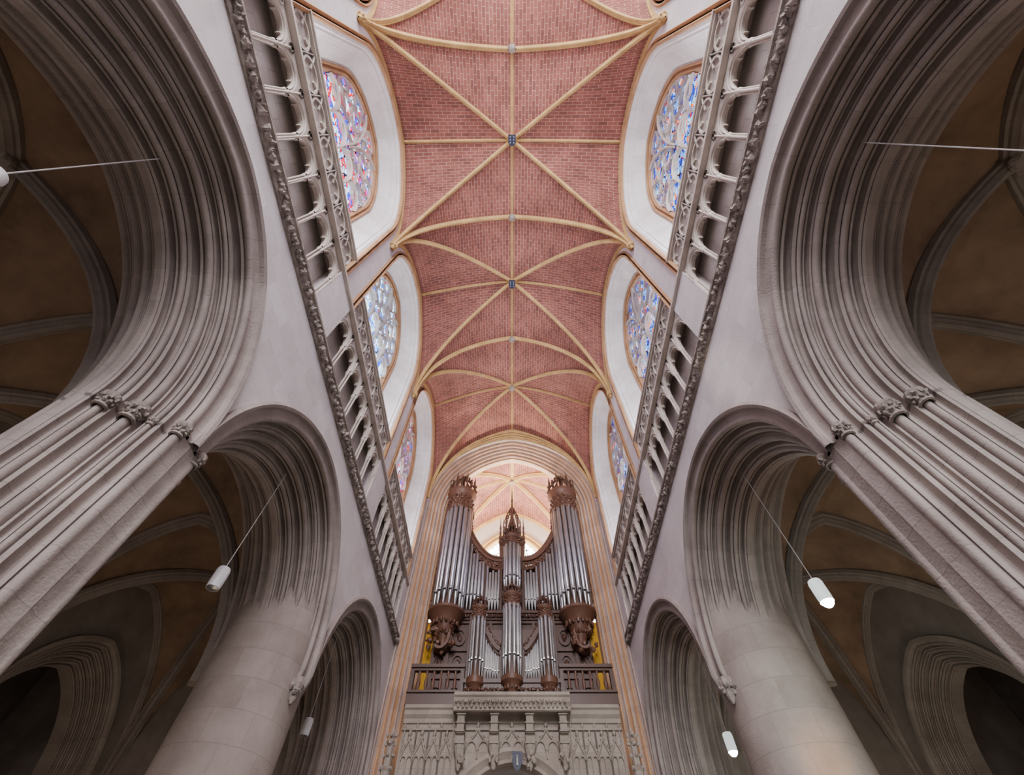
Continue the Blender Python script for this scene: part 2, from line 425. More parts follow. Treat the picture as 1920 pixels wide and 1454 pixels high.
    m=M()
    for yc in YC: ribs(m,8.5,yc,2.5,HB,4.1,8.3,8.1,1.2,.8,(True,False),False,True,30)
    for yc in YC:
        m.lathe(8.5,yc,[(0,8.0),(.15,8.02),(.2,8.1),(.16,8.25)],12)
        for k in range(8): m.blob((8.5+.17*math.cos(k*.785),yc+.17*math.sin(k*.785),8.06),.06,1,1,1,6,.4)
    mk('trim_%d'%(7 if sg<0 else 8),m.mirror(sg),S_ARIB,kind='structure',label='grey stone ribs of the aisle vault')
    m=M();c2=.5
    dp2=diagprof(.08,.02,.6,.6,4,.045)
    pr2=[(-.08,0),(-.06,-.08),(.02,-.06),(.04,0)]+dp2+[(.62,.9)]
    for yc in YC:
        ys=ysamp(2.25,30)
        m.grid([[(11,yc+y,zarch(y,2.251,c2,3.7)) for y in ys],[(11,yc+y,8.6) for y in ys]])
        for s2 in(-1,1):
            yy=sorted([yc+s2*2.25,yc+s2*HB]); m.grid([[(11,y,z) for y in yy] for z in(-1.6,8.6)])
    mk('wall_outer_'+sd,m.mirror(sg),S_ARIB,kind='structure',label='outer aisle wall pierced by chapel arches',smooth=False)
    for yc in YC[1:]:
        m=M(); archgrid(m,2.25,c2,3.7,pr2,lambda y,d,z:(11+d,yc+y,z),[(-1.6,1)],[(-1.6,1)])
        mk('chapel_arch',m.mirror(sg),S_ARIB,label='moulded stone arch opening into a dark side chapel',cat='arch',group='side chapel arches')
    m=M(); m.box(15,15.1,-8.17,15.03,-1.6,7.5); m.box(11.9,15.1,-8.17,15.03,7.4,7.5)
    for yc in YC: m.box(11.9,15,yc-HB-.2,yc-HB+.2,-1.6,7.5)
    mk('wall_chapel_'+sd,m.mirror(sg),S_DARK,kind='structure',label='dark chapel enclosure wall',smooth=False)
    m=M(); m.box(5.5,15.1,15.03,15.3,-1.6,9.0); m.box(3.9,4.35,15.035,15.95,-1.6,18.5)
    mk('wall_aisle_end_'+sd,m.mirror(sg),S_ARIB,kind='structure',label='end wall of the aisle',smooth=False)
# ------------------------------------------------------------------ triforium, balustrade, windows
tracery_prof=[(-.035,-.09),(-.035,.05),(-.012,.09),(.012,.09),(.035,.05),(.035,-.09)]
thin=[(-.018,-.04),(-.018,.02),(0,.035),(.018,.02),(.018,-.04)]
NOP=7;PW=4.84/NOP
def circ(x,cy,cz_,r,n=20): return [(x,cy+r*math.cos(2*PI*i/n),cz_+r*math.sin(2*PI*i/n)) for i in range(n)]
winno=1
colsrc=None
for sg in(-1,1):
    for b,yc in enumerate(YC):
        if b>0:
            e=empty('triforium_arcade',(sg*4.1,yc,8.18),'pale stone triforium of cusped arches on slender shafts','gallery','triforium bays')
            m=M(); rf=[];rb=[];rt=[];rtb=[]
            for i in range(NOP):
                y0=yc-2.42+PW*(i+.5)
                for k in range(31):
                    t=-1+2*k/30; y=y0+t*PW/2
                    tt=t/.9
                    if abs(tt)>=1: z=9.33
                    else: z=9.34+.38*math.sqrt(1-tt*tt)**.7+.05*(1-abs(tt))-.09*math.exp(-((abs(tt)-.52)/.05)**2)
                    rf.append((W+.05,y,z));rb.append((W+.13,y,z));rt.append((W+.05,y,10.1));rtb.append((W+.13,y,10.1))
            m.grid([rt,rf,rb,rtb])
            for i in range(NOP):
                y0=yc-2.42+PW*(i+.5)
                for sc_ in(.97,.86):
                    pts=[(W+.04,y0+PW*.5*math.cos(t)*sc_,9.36+.54*sc_*sc_*math.sin(t)**.8) for t in [PI*j/16 for j in range(17)]]
                    m.sweep(pts,thin,(-1,0,0),cap=False)
                for s2 in(-1,1):
                    m.sweep(circ(W+.04,y0+s2*PW*.5,9.94,.075,10),[(-.012,-.03),(-.012,.02),(.012,.02),(.012,-.03)],(-1,0,0),closed=True)
                m.sweep([(W+.03,y0+PW*.5,9.4),(W+.03,y0+PW*.5,9.86)],thin,(-1,0,0))
            mk('arch_screen',m.mirror(sg),S_TRI,parent=e)
            for i in range(NOP+1):
                y0=yc-2.42+PW*i
                if colsrc is None:
                    m=M()
                    m.lathe(0,0,[(.05,8.16),(.05,8.3),(.034,8.34),(.027,8.38),(.027,9.2),(.04,9.22),(.034,9.25),(.058,9.33),(.062,9.37)],10)
                    for dx,dy in((.08,0),(.03,.042),(.03,-.042)):
                        m.lathe(dx,dy,[(.033,8.16),(.033,8.3),(.02,8.38),(.017,9.22),(.034,9.36)],8)
                    colsrc=mk('colonnette',m,S_TRI,parent=e)
                    colsrc.location=Vector((sg*(W+.07),y0,8.16+ZO))-wloc(e)
                else:
                    dup(colsrc,(sg*(W+.07),y0,8.16),e)
            e=empty('stone_balustrade',(sg*4.0,yc,10.14),'pale stone quatrefoil balustrade below a stained glass window','balustrade','clerestory balustrades')
            m=M(); m.box(W-.09,W+.06,yc-2.45,yc+2.45,10.96,11.02); m.box(W-.05,W+.06,yc-2.42,yc+2.42,10.91,10.96)
            mk('coping',m.mirror(sg),S_TRI,parent=e,smooth=False)
            m=M(); m.box(W-.04,W+.06,yc-2.42,yc+2.42,10.14,10.21)
            mk('base_rail',m.mirror(sg),S_TRI,parent=e,smooth=False)
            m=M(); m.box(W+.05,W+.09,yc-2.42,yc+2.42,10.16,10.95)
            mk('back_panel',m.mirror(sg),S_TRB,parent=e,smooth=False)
            m=M()
            for i in range(NOP):
                y0=yc-2.42+PW*(i+.5);zc=10.56
                m.sweep(circ(W+.02,y0,zc,.305,24),[(-.022,-.04),(-.022,.02),(.022,.02),(.022,-.04)],(-1,0,0),closed=True)
                for q in range(4):
                    an=PI/4+q*PI/2
                    m.sweep([(W+.03,y0+.29*math.cos(an),zc+.29*math.sin(an)),(W+.03,y0+.15*math.cos(an),zc+.15*math.sin(an))],[(-.022,-.03),(-.022,.02),(.022,.02),(.022,-.03)],(-1,0,0))
                for s2 in(-1,1):
                    m.sweep([(W+.02,y0+s2*PW*.5,10.2),(W+.02,y0+s2*PW*.5,10.93)],thin,(-1,0,0))
                    for s3 in(-1,1):
                        m.sweep([(W+.02,y0+s2*PW*.3,zc+s3*.24),(W+.02,y0+s2*PW*.5,zc+s3*.37)],thin,(-1,0,0))
            mk('tracery',m.mirror(sg),S_TRI,parent=e)
        gm=(G_BLUE if b==2 else G_RED) if sg<0 else G_ORA
        e=empty('window_%d'%winno,(sg*4.5,yc,10.2),'tall stained glass clerestory window with flowing stone tracery',None,None,'structure'); winno+=1
        tf=lambda y,d,z:(W+d,yc+y,z)
        legs=[(10.16,1)]
        m=M(); archgrid(m,2.42,.41,14.9,[(-.15,.0),(-.16,-.03),(-.125,-.06),(-.09,-.04),(-.08,.0),(-.03,-.0),(-.03,-.05),(.0,-.08),(.03,-.05),(.04,.0),(.03,.04)],tf,legs,legs,24)
        mk('outer_moulding',m.mirror(sg),S_ORA,parent=e)
        m=M(); archgrid(m,2.42,.41,14.9,[(.03,.02),(.09,.06),(.10,.14),(.14,.16),(.15,.22),(.47,.66),(.47,.70),(.52,.72),(.52,.76)],tf,legs,legs,24)
        mk('splay',m.mirror(sg),S_WHITE,parent=e)
        m=M(); archgrid(m,2.42,.41,14.9,[(.52,.74),(.51,.70),(.54,.675),(.565,.69),(.575,.77),(.62,.79),(.63,.74),(.655,.73),(.68,.76),(.70,.82),(.71,.95)],tf,legs,legs,24)
        mk('inner_moulding',m.mirror(sg),S_ORA,parent=e)
        RI=2.42-.69
        ys=ysamp(RI,40); m=M()
        m.grid([[(W+.9,yc+y,10.16) for y in ys],[(W+.9,yc+y,zarch(y,RI,.41,14.9)) for y in ys]])
        mk('glass',m.mirror(sg),gm,parent=e,smooth=False)
        m=M(); X=W+.84
        for yy in(-.86,0,.86): m.sweep([(X,yc+yy,10.2),(X,yc+yy,14.2)],tracery_prof,(-1,0,0))
        for yy in(-1.29,-.43,.43,1.29):
            pts=[(X,yc+yy+.43*math.cos(t),13.9+.5*math.sin(t)) for t in [PI*j/14 for j in range(15)]]
            m.sweep(pts,tracery_prof,(-1,0,0),cap=False)
        row=0;z=14.6
        while z<17.8:
            off=.33 if row%2 else 0
            for k in range(-4,5):
                yy=k*.66+off
                for_r=.32
                if z+for_r*.3<zarch(yy,RI,.41,14.9) and abs(yy)<RI:
                    pts=[]
                    for i in range(18):
                        t=2*PI*i/18
                        rr=for_r*(1+.2*math.cos(3*t+(PI/2 if (row+k)%2 else -PI/2)))
                        py=yy+rr*math.cos(t);pz=z+rr*1.15*math.sin(t)
                        lim=zarch(py,RI,.41,14.9)
                        if abs(py)>RI: py=math.copysign(RI-.01,py);lim=max(14.9,lim)
                        pts.append((X,yc+py,min(pz,lim)))
                    m.sweep(pts,[(-.018,-.05),(-.018,.02),(0,.04),(.018,.02),(.018,-.05)],(-1,0,0),closed=True)
            z+=.54;row+=1
        for s2 in(-1,1):
            pts=[(X,yc+s2*(.86-.84*math.cos(t)),14.4+2.3*math.sin(t)**.9) for t in [PI*.5*j/12 for j in range(13)]]
            m.sweep(pts,tracery_prof,(-1,0,0),cap=False)
        mk('tracery',m.mirror(sg),S_TRI,parent=e)
# ------------------------------------------------------------------ nave vault
m=M()
for yc in YC: vault(m,0,yc,W,HB,SP,CR,LAT,1.35)
mk('ceiling',m,S_BRICK,kind='structure',label='terracotta brick rib vault over the nave',ang=.35)
for b,yc in enumerate(YC):
    m=M(); ribs(m,0,yc,W,HB,SP,CR,LAT,1.35,.46,(b==0,b<3))
    mk('trim_%d'%(20+b),m,S_RIB,kind='structure',label='golden stone ribs of the nave vault')
B4=18.95;H4=3.0
m=M(); vault(m,0,B4,W,H4,SP,CR,LAT,1.35)
mk('ceiling_west',m,S_BRICK,kind='structure',label='brightly lit brick vault beyond the organ',ang=.35)
m=M(); ribs(m,0,B4,W,H4,SP,CR,LAT,1.35,.75,(True,True))
mk('trim_24',m,S_RIB,kind='structure',label='golden stone ribs of the west bay vault')
src=None
for sg in(-1,1):
    for y in(-2.37,3.43,9.23):
        if src is None:
            m=M(); m.lathe(0,0,[(.02,14.35),(.04,14.37),(.06,14.43),(.09,14.5),(.12,14.56),(.14,14.62),(.14,14.68),(.1,14.7)],12)
            for k in range(8): m.blob((.1*math.cos(k*.785),.1*math.sin(k*.785),14.52),.04,1,1,1.1,6,.4)
            src=mk('rib_corbel',m,S_RIB,label='carved golden stone corbel carrying the vault ribs',cat='corbel',group='vault rib corbels')
            src.location=(sg*3.93,y,14.35+ZO)
        else: dup(src,(sg*3.93,y,14.35))
src=None
for y in(-2.37,3.43,9.23,B4,12.13):
    if src is None:
        m=M(); m.lathe(0,0,[(0,19.62),(.08,19.64),(.13,19.7),(.15,19.78),(.12,19.9)],14)
        for k in range(8): m.blob((.12*math.cos(k*.785),.12*math.sin(k*.785),19.7),.045,1,1,1,6,.3)
        src=mk('vault_boss',m,S_CARV,label='small carved stone boss on the vault ridge',cat='boss',group='vault bosses')
        src.location=(0,y,19.62+ZO)
    else: dup(src,(0,y,19.62))
for y in(.53,6.33):
    e=empty('heraldic_boss',(0,y,19.5),'dark blue painted heraldic boss with white motifs','boss','painted bosses')
    m=M()
    out=[(-.15,.2),(.15,.2),(.15,-.05),(.09,-.15),(0,-.2),(-.09,-.15),(-.15,-.05)]
    vs=[(x,y-q,19.5) for x,q in out]+[(x,y-q,19.62) for x,q in out];n=7
    m.add(vs,[list(range(n)),list(range(2*n-1,n-1,-1))]+[[i,(i+1)%n,n+(i+1)%n,n+i] for i in range(n)])
    mk('shield',m,BLUEM,parent=e,smooth=False)
    m=M()
    for i in(-1,1):
        for j in(-1,0,1):
            cx=i*.07;cy=y-.03-j*.1
            m.add([(cx-.022,cy,19.493),(cx,cy-.028,19.493),(cx+.022,cy,19.493),(cx,cy+.028,19.493)],[[0,1,2,3]])
    mk('emblem',m,WHITM,parent=e,smooth=False)
    m=M(); m.lathe(0,y,[(.08,19.62),(.16,19.66),(.18,19.8),(.16,19.95)],14)
    mk('mount',m,S_RIB,parent=e)
# ------------------------------------------------------------------ tower arch and west bay
TR,TC,TZ=3.98,.72,14.4
tfw=lambda y,d,z:(y,15.03+d,z)
m=M(); ys=ysamp(TR-.001,50)
m.grid([[(x,15.03,zarch(x,TR,TC,TZ)) for x in ys],[(x,15.03,max(vz(x/4,1)+.1,zarch(x,TR,TC,TZ))) for x in ys]],[[(x,z) for x in ys] for z in(15,17)])
for dz in(.2,.42,.64):
    m.sweep([(x,15.0,zarch(x,TR,TC,TZ)+dz*(1-(x/4)**2)) for x in ys[3:-3]],[(-.05,-.05),(-.05,.03),(0,.07),(.05,.03),(.05,-.05)],(0,-1,0))
mk('wall_tower',m,S_RIB,kind='structure',label='stone wall above the tower arch',smooth=False)
m=M(); pr=diagprof(.02,.0,.80,.75,6,.05)+[(.82,1.0)]
archgrid(m,TR,TC,TZ,pr,tfw,[(-1.6,1)],[(-1.6,1)],36)
mk('trim_30',m,S_TOWER,kind='structure',label='tall arch with golden and lilac roll mouldings framing the organ')
m=M()
for sg in(-1,1):
    m.grid([[(sg*4,y,z) for y in(15.9,21.95)] for z in(5.8,18.3)],[[(y,z) for y in(15.9,21.95)] for z in(5.8,18.3)])
mk('wall_west_sides',m,S_WHITE,kind='structure',label='white side walls of the west bay',smooth=False)
m=M()
WR,WCZ=2.1,15.6
m.grid([[(x,21.9,zarch(x,WR,.5,WCZ)) for x in ysamp(WR-.001,30)],[(x,21.9,20.3) for x in ysamp(WR-.001,30)]])
for s2 in(-1,1):
    xx=sorted([s2*WR,s2*4]); m.grid([[(x,21.9,z) for x in xx] for z in(5.8,20.3)])
m.grid([[(x,21.9,z) for x in(-WR,WR)] for z in(5.8,10)])
mk('wall_west',m,S_WHITE,kind='structure',label='white west wall around the great window',smooth=False)
e=empty('window_20',(0,21.9,10),'bright great west window with stone tracery',None,None,'structure')
m=M(); archgrid(m,WR,.5,WCZ,[(-.3,-.02),(-.28,-.1),(-.18,-.12),(-.14,-.02),(0,-.02),(.04,-.1),(.12,-.08),(.15,.02),(.2,.2)],lambda y,d,z:(y,21.88+d,z),[(10,1)],[(10,1)],24)
mk('moulding',m,S_RIB,parent=e)
m=M(); m.grid([[(x,22.05,10) for x in ysamp(2.0,30)],[(x,22.05,zarch(x,2.0,.5,WCZ)) for x in ysamp(2.0,30)]])
mk('glass',m,G_WEST,parent=e,smooth=False)
m=M()
for xx in(-.95,0,.95): m.sweep([(xx,21.98,10),(xx,21.98,15.9+(.6 if xx==0 else 0))],tracery_prof,(0,-1,0))
for xx in(-.6,.6): m.sweep([(xx+.5*math.cos(t),21.98,16.4+.5*math.sin(t)) for t in [2*PI*i/20 for i in range(20)]],tracery_prof,(0,-1,0),closed=True)
mk('tracery',m,S_TRI,parent=e)
m=M(); m.box(-15.1,15.1,-8.17,22,-1.75,-1.6)
mk('floor',m,S_FLOOR,kind='structure',label='grey flagstone floor',smooth=False)
# ------------------------------------------------------------------ organ gallery (stone)
e=empty('organ_gallery',(0,15,-1.6),'carved grey stone organ loft with blind tracery and a portal arch','gallery')
m=M()
zz=lambda x: zarch(x,1.75,.1,2.9)
m.grid([[(x,14.85,zz(x)) for x in ysamp(1.749,30)],[(x,14.85,5.9) for x in ysamp(1.749,30)]])
m.grid([[(x,15.3,zz(x)) for x in ysamp(1.749,30)],[(x,15.3,5.9) for x in ysamp(1.749,30)]])
for s2 in(-1,1): m.box(*sorted([s2*1.75,s2*3.15]),14.85,15.3,-1.6,5.9)
m.box(-3.2,3.2,15.0,21.9,5.7,5.9)
mk('loft_wall',m,S_TRIB,parent=e,smooth=False)
m=M(); archgrid(m,1.75,.1,2.9,[(-.25,-.02),(-.25,-.1),(-.15,-.14),(-.08,-.06),(-.02,-.02),(.0,-.08),(.08,-.08),(.12,.02),(.12,.3)],lambda y,d,z:(y,14.85+d,z),[(-1.6,1)],[(-1.6,1)],24)
mk('portal_arch',m,S_TRIB,parent=e)
def cornice(m,x0,x1,y,zt):
    pr=[(.0,zt-.42),(-.05,zt-.4),(-.06,zt-.3),(-.14,zt-.22),(-.16,zt-.12),(-.22,zt-.08),(-.22,zt),(.3,zt)]
    m.grid([[(x,y+a,z) for a,z in pr] for x in(x0,x1)])
    for x in(x0,x1): m.add([(x,y+a,z) for a,z in pr]+[(x,y+.3,zt-.42)],[list(range(len(pr)+1))])
m=M(); cornice(m,-3.15,3.15,14.85,5.98)
mk('cornice',m,S_TRIB,parent=e,smooth=False)
m=M(); m.box(-1.62,1.62,14.35,14.85,5.72,6.0); cornice(m,-1.68,1.68,14.35,6.1)
x=-1.6
while x<1.62:
    m.blob((x,14.2,5.9),.055,1,1,1,6,.35); m.blob((x+.05,14.26,5.78),.04,1,1,1,6,.35); x+=.13
mk('projecting_cornice',m,S_TRIB,parent=e,smooth=False)
for x in(-1.45,-.5,.5,1.45):
    m=M()
    m.box(x-.1,x+.1,14.4,14.85,5.2,5.72); m.box(x-.12,x+.12,14.5,14.85,5.0,5.25)
    for zc in(5.65,5.45,5.25): m.box(x-.13,x+.13,14.36,14.8,zc-.03,zc)
    m.lathe(x,14.68,[(0.02,4.45),(.07,4.55),(.1,4.75),(.15,4.9),(.17,5.0),(.17,5.06),(0,5.07)],10)
    for q in range(9): m.blob((x+random.uniform(-.1,.1),14.62+random.uniform(-.06,.06),4.6+random.uniform(-.1,.3)),.055,1,1,1.2,6,.4)
    mk('bracket',m,S_TRIB,parent=e)
m=M();bp=[(-.02,-.02),(-.02,.04),(0,.055),(.02,.04),(.02,-.02)]
def ogee(m,cx,w,z0,z1,y,s=bp):
    for s2 in(-1,1):
        pts=[]
        for i in range(13):
            t=i/12
            pts.append((cx+s2*(w*(math.cos(PI*t)*.5+.5)),y,z0+(z1-z0)*(t**1.3)))
        m.sweep(pts,s,(0,-1,0))
        for t in(.3,.55,.8):
            m.blob((cx+s2*(w*(math.cos(PI*t)*.5+.5)+.02),y-.04,z0+(z1-z0)*(t**1.3)+.03),.028,1,1,1,5,.3)
    m.blob((cx,y-.04,z1+.03),.05,1,1,1.4,6,.3)
    m.blob((cx,y-.04,z1+.12),.03,1,1,1.4,6,.3)
for cx in(-2.9,-2.55,-2.2,-1.85,1.85,2.2,2.55,2.9):
    ogee(m,cx,.17,4.8,5.3,14.84)
    for k in(-1,1):
        m.sweep([(cx+k*.08+.08*math.cos(t),14.84,4.72+.1*math.sin(t)) for t in [PI*i/8 for i in range(9)]],bp,(0,-1,0),cap=False)
    m.sweep([(cx,14.84,2.0),(cx,14.84,4.75)],bp,(0,-1,0))
    for s2 in(-1,1):
        m.sweep([(cx+s2*.175,14.84,2.0),(cx+s2*.175,14.84,5.4)],bp,(0,-1,0))
        m.blob((cx+s2*.175,14.8,5.5),.035,1,1,2,6,.3)
for cx in(-.97,0,.97):
    ogee(m,cx,.34,5.0,5.5,14.84)
    for k in(-1,1):
        m.sweep([(cx+k*.17+.15*math.cos(t),14.84,4.95+.2*math.sin(t)) for t in [PI*i/10 for i in range(11)]],bp,(0,-1,0),cap=False)
    for k in(-1,0,1): m.sweep([(cx+k*.33,14.84,4.75),(cx+k*.33,14.84,5.05)],bp,(0,-1,0))
m.box(-3.15,3.15,14.78,14.85,5.4,5.45)
mk('blind_tracery',m,S_TRIB,parent=e)
for sg in(-1,1):
    m=M()
    m.lathe(sg*3.35,14.6,[(.13,-1.6),(.13,4.4),(.17,4.45),(.1,4.5),(.08,5.0),(.14,5.05),(.06,5.1),(.01,5.6)],8)
    for z in(4.5,4.75,5.0,5.2):
        for k in range(4): m.blob((sg*3.35+.12*math.cos(k*PI/2),14.6+.12*math.sin(k*PI/2),z),.05,1,1,1,6,.3)
    mk('pinnacle',m,S_TRIB,parent=e)
e=empty('coat_of_arms',(.14,14.45,4.35),'small dark heraldic shield with a white figure above the portal','shield')
m=M(); out=[(-.13,.2),(.13,.2),(.13,-.04),(.08,-.15),(0,-.22),(-.08,-.15),(-.13,-.04)]
vs=[(.14+x,14.5,4.62+q) for x,q in out]+[(.14+x,14.58,4.62+q) for x,q in out]
m.add(vs,[list(range(7)),list(range(13,6,-1))]+[[i,(i+1)%7,7+(i+1)%7,7+i] for i in range(7)])
m.box(.1,.18,14.58,14.85,4.6,4.68)
mk('shield',m,BLUEM,parent=e,smooth=False)
m=M(); m.lathe(.14,14.5,[(0,4.5),(.035,4.51),(.02,4.6),(.03,4.66),(.012,4.69),(.022,4.72),(0,4.75)],8)
mk('emblem',m,WHITM,parent=e)
# ------------------------------------------------------------------ wooden gallery railing
src=None
for sg in(-1,1):
    e=empty('wooden_balustrade',(sg*2.4,14.95,6.0),'dark oak balustrade with turned balusters beside the organ','balustrade','organ loft railings')
    m=M(); x0,x1=sorted([sg*1.5,sg*3.2])
    m.box(x0,x1,14.72,14.98,7.05,7.15);m.box(x0,x1,14.78,14.94,6.98,7.05)
    m.box(x0,x1,14.68,15.0,6.0,6.3); m.box(x0,x1,14.62,15.0,6.3,6.36)
    mk('rail',m,WOOD,parent=e,smooth=False)
    m=M()
    for xx in(x0+.06,x1-.06): m.box(xx-.06,xx+.06,14.76,14.96,6.36,7.0)
    mk('post',m,WOOD,parent=e,smooth=False)
    for i in range(6):
        xx=x0+.06+(x1-x0-.12)*(i+1)/7
        if src is None:
            m=M(); m.lathe(0,0,[(.05,6.36),(.05,6.42),(.025,6.46),(.055,6.58),(.06,6.66),(.03,6.8),(.025,6.88),(.045,6.93),(.045,6.99)],10)
            src=mk('baluster',m,WOODL,parent=e); src.location=Vector((xx,14.86,6.36+ZO))-wloc(e)
        else: dup(src,(xx,14.86,6.36),e)
# ------------------------------------------------------------------ organ
org=empty('pipe_organ',(0,15.9,6.0),'ornate dark carved oak pipe organ with silver pipes','organ')
pcache={}
def pipe(x,y,z0,r,L,parent):
    key=(round(r,3),round(L,1))
    L=key[1]
    if key not in pcache:
        m=M(); f=min(.55,L*.22)
        m.lathe(0,0,[(r*.25,0),(r*.95,f),(r,f+.01),(r,L),(r*.9,L),(r*.9,L-.1)],12)
        m.cm=1; m.box(-r*.55,r*.55,-r*1.03,-r*.85,f+.02,f+.02+r*.9)
        m.cm=0
        vs=[(-r*.6,-r*.98,f+.02+r*.9),(r*.6,-r*.98,f+.02+r*.9),(0,-r*1.02,f+r*2.6)]
        m.add(vs,[[0,1,2]])
        o=mk('pipe',m,[PIPE,BLACK],parent=parent); pcache[key]=o
        o.location=Vector((x,y,z0+ZO))-wloc(parent)
        return o
    return dup(pcache[key],(x,y,z0),parent)
YF=15.95
def cz_top(x):
    x=abs(x); t=max(0,min(1,(x-.5)/1.5)); return 11.75+1.7*(t**2.2)
m=M()
m.box(-2.85,2.85,YF+.15,17.2,6.0,9.7)
xs=[-3.0+6.0*i/60 for i in range(61)]
back=[(x,YF+.35,9.5) for x in xs]; bt=[(x,YF+.35,cz_top(x)+.1) for x in xs]
m.grid([back,bt]); m.grid([bt,[(x,YF+1.1,cz_top(x)+.1) for x in xs]])
m.box(-3.05,3.05,YF,17.1,9.3,9.62)
m.box(-3.12,3.12,YF-.08,17.1,9.52,9.62)
for x in(-2.8,-2.3,-1.55,-.8,.8,1.55,2.3,2.8):
    m.box(x-.06,x+.06,YF+.06,YF+.2,6.0,9.4)
for z in(7.3,8.2,9.2): m.box(-2.85,2.85,YF+.07,YF+.2,z,z+.1)
for x in(-1.97,-1.12,-.45,.45,1.12,1.97): m.box(x-.045,x+.045,YF-.02,YF+.35,9.6,cz_top(x)+.1)
for i in range(60):
    m.blob((-2.95+5.9*i/59,YF-.08,9.42),.05,1,.7,1.3,6,.4)
for cx in(-2.55,-1.92,1.92,2.55):
    for zc in(6.8,7.8,8.7):
        m.sweep([(cx+.2*math.cos(t),YF+.12,zc+.28*math.sin(t)) for t in [2*PI*i/12 for i in range(12)]],[(-.03,-.03),(-.03,.04),(.03,.04),(.03,-.03)],(0,-1,0),closed=True)
        m.blob((cx,YF+.12,zc),.09,1,.5,1.5,6,.4)
case=mk('main_case',m,WOOD,parent=org,smooth=False)
for sg in(-1,1):
    m=M()
    pts=[(sg*(.45+1.6*i/16),YF+.05,cz_top(.45+1.6*i/16)+.12) for i in range(17)]
    m.sweep(pts,[(-.15,-.1),(-.15,.02),(-.2,.05),(-.2,.12),(.2,.12),(.2,-.1)],UP)
    for i in range(34):
        x=.5+1.5*i/33
        for q in range(4):
            zz_=cz_top(x)-.3*q/3+random.uniform(-.03,.03)
            m.blob((sg*x,YF-.03,zz_),random.uniform(.035,.055),1,.7,1,6,.4)
        if i%2==0: m.blob((sg*x,YF,cz_top(x)+.29),.05,1,1,1.7,6,.3)
    mk('carved_cornice',m,WOODL,parent=org)
for sg in(-1,1):
    for i in range(6):
        x=1.2+.14*i
        pipe(sg*x,YF-.06,9.65,.064,cz_top(x)-.3-9.65-(.15 if i in(1,3) else 0),case)
    for i in range(5):
        x=.54+.118*i
        pipe(sg*x,YF-.05,9.65,.054,cz_top(x)-.3-9.65-(.25 if i%2 else .1),case)
def crown(m,cx,cy,z,r,h,n=8):
    w=.032 if r>.4 else .02
    for k in range(n):
        an=k*2*PI/n
        pts=[]
        for i in range(12):
            t=i/11
            rr=r*((1-t)**.9*(1+.45*math.sin(PI*t*1.2)))
            pts.append((cx+rr*math.cos(an),cy+rr*math.sin(an),z+h*t))
        m.sweep(pts,[(-w,-w),(-w,w),(w,w),(w,-w)],(math.cos(an+PI/2),math.sin(an+PI/2),0))
        for t,s in((.15,1.15),(.4,1.1),(.62,.72)):
            m.blob((cx+r*s*math.cos(an),cy+r*s*math.sin(an),z+h*t),w*1.8,1,1,1.5,6,.35)
        a2=an+PI/n
        m.lathe(cx+r*1.1*math.cos(a2),cy+r*1.1*math.sin(a2),[(w*1.3,z-.02),(w*.9,z+h*.25),(w*2.2,z+h*.32),(w*1.2,z+h*.4),(w*1.7,z+h*.45),(0,z+h*.75)],6)
    m.lathe(cx,cy,[(r*.3,z),(r*.15,z+h*.3),(r*.1,z+h*.85),(r*.26,z+h*.93),(r*.1,z+h*1.0),(r*.18,z+h*1.06),(r*.06,z+h*1.12),(.0,z+h*1.45)],8)
def tower(cx,cy,r,zb,zp0,zp1,zc,npipe,pr,crh,base_h,par=org,ang0=PI*.97,ang1=2*PI+PI*.03):
    m=M()
    m.lathe(cx,cy,[(0,zb-.15),(.06,zb-.12),(.1,zb),(r*.25,zb+base_h*.15),(r*.35,zb+base_h*.3),(r*.7,zb+base_h*.6),(r*.75,zb+base_h*.68),(r*1.02,zb+base_h*.85),(r*1.15,zb+base_h*.9),(r*1.15,zp0),(0,zp0)],20)
    m.lathe(cx,cy+.05,[(r*.72,zp0),(r*.72,zp1)],16)
    hc=zc-zp1
    m.lathe(cx,cy,[(r*.85,zp1-.1),(r*1.05,zp1),(r*.98,zp1+hc*.06),(r*.9,zp1+hc*.1),(r*.9,zp1+hc*.62),(r*1.02,zp1+hc*.68),(r*1.08,zp1+hc*.8),(r*1.15,zp1+hc*.88),(r*1.15,zc),(0,zc+.03)],20)
    big=r>.4
    n=18 if big else 12
    for k in range(n):
        an=2*PI*k/n
        for q in range(4): m.blob((cx+r*.95*math.cos(an+(q%2)*PI/n),cy+r*.95*math.sin(an+(q%2)*PI/n),zp1+hc*(.12+.15*q)),.06 if big else .03,1,1,1,6,.4)
        m.blob((cx+r*1.0*math.cos(an),cy+r*1.0*math.sin(an),zp1-.1),.055 if big else .03,1,1,1.8,6,.4)
        m.blob((cx+r*.78*math.cos(an),cy+r*.78*math.sin(an),zb+base_h*.62),.06 if big else .035,1,1,1.5,6,.4)
        m.blob((cx+r*.5*math.cos(an),cy+r*.5*math.sin(an),zb+base_h*.4),.055 if big else .03,1,1,1.3,6,.4)
    t=mk('pipe_tower',m,WOODL,parent=par)
    if crh:
        m=M(); crown(m,cx,cy,zc,r*.95,crh); mk('finial',m,WOOD,parent=t)
    for i in range(npipe):
        an=ang0+(ang1-ang0)*(i+.5)/npipe
        pipe(cx+r*.88*math.cos(an),cy+r*.88*math.sin(an),zp0,pr,zp1-zp0-.05,t)
    return t
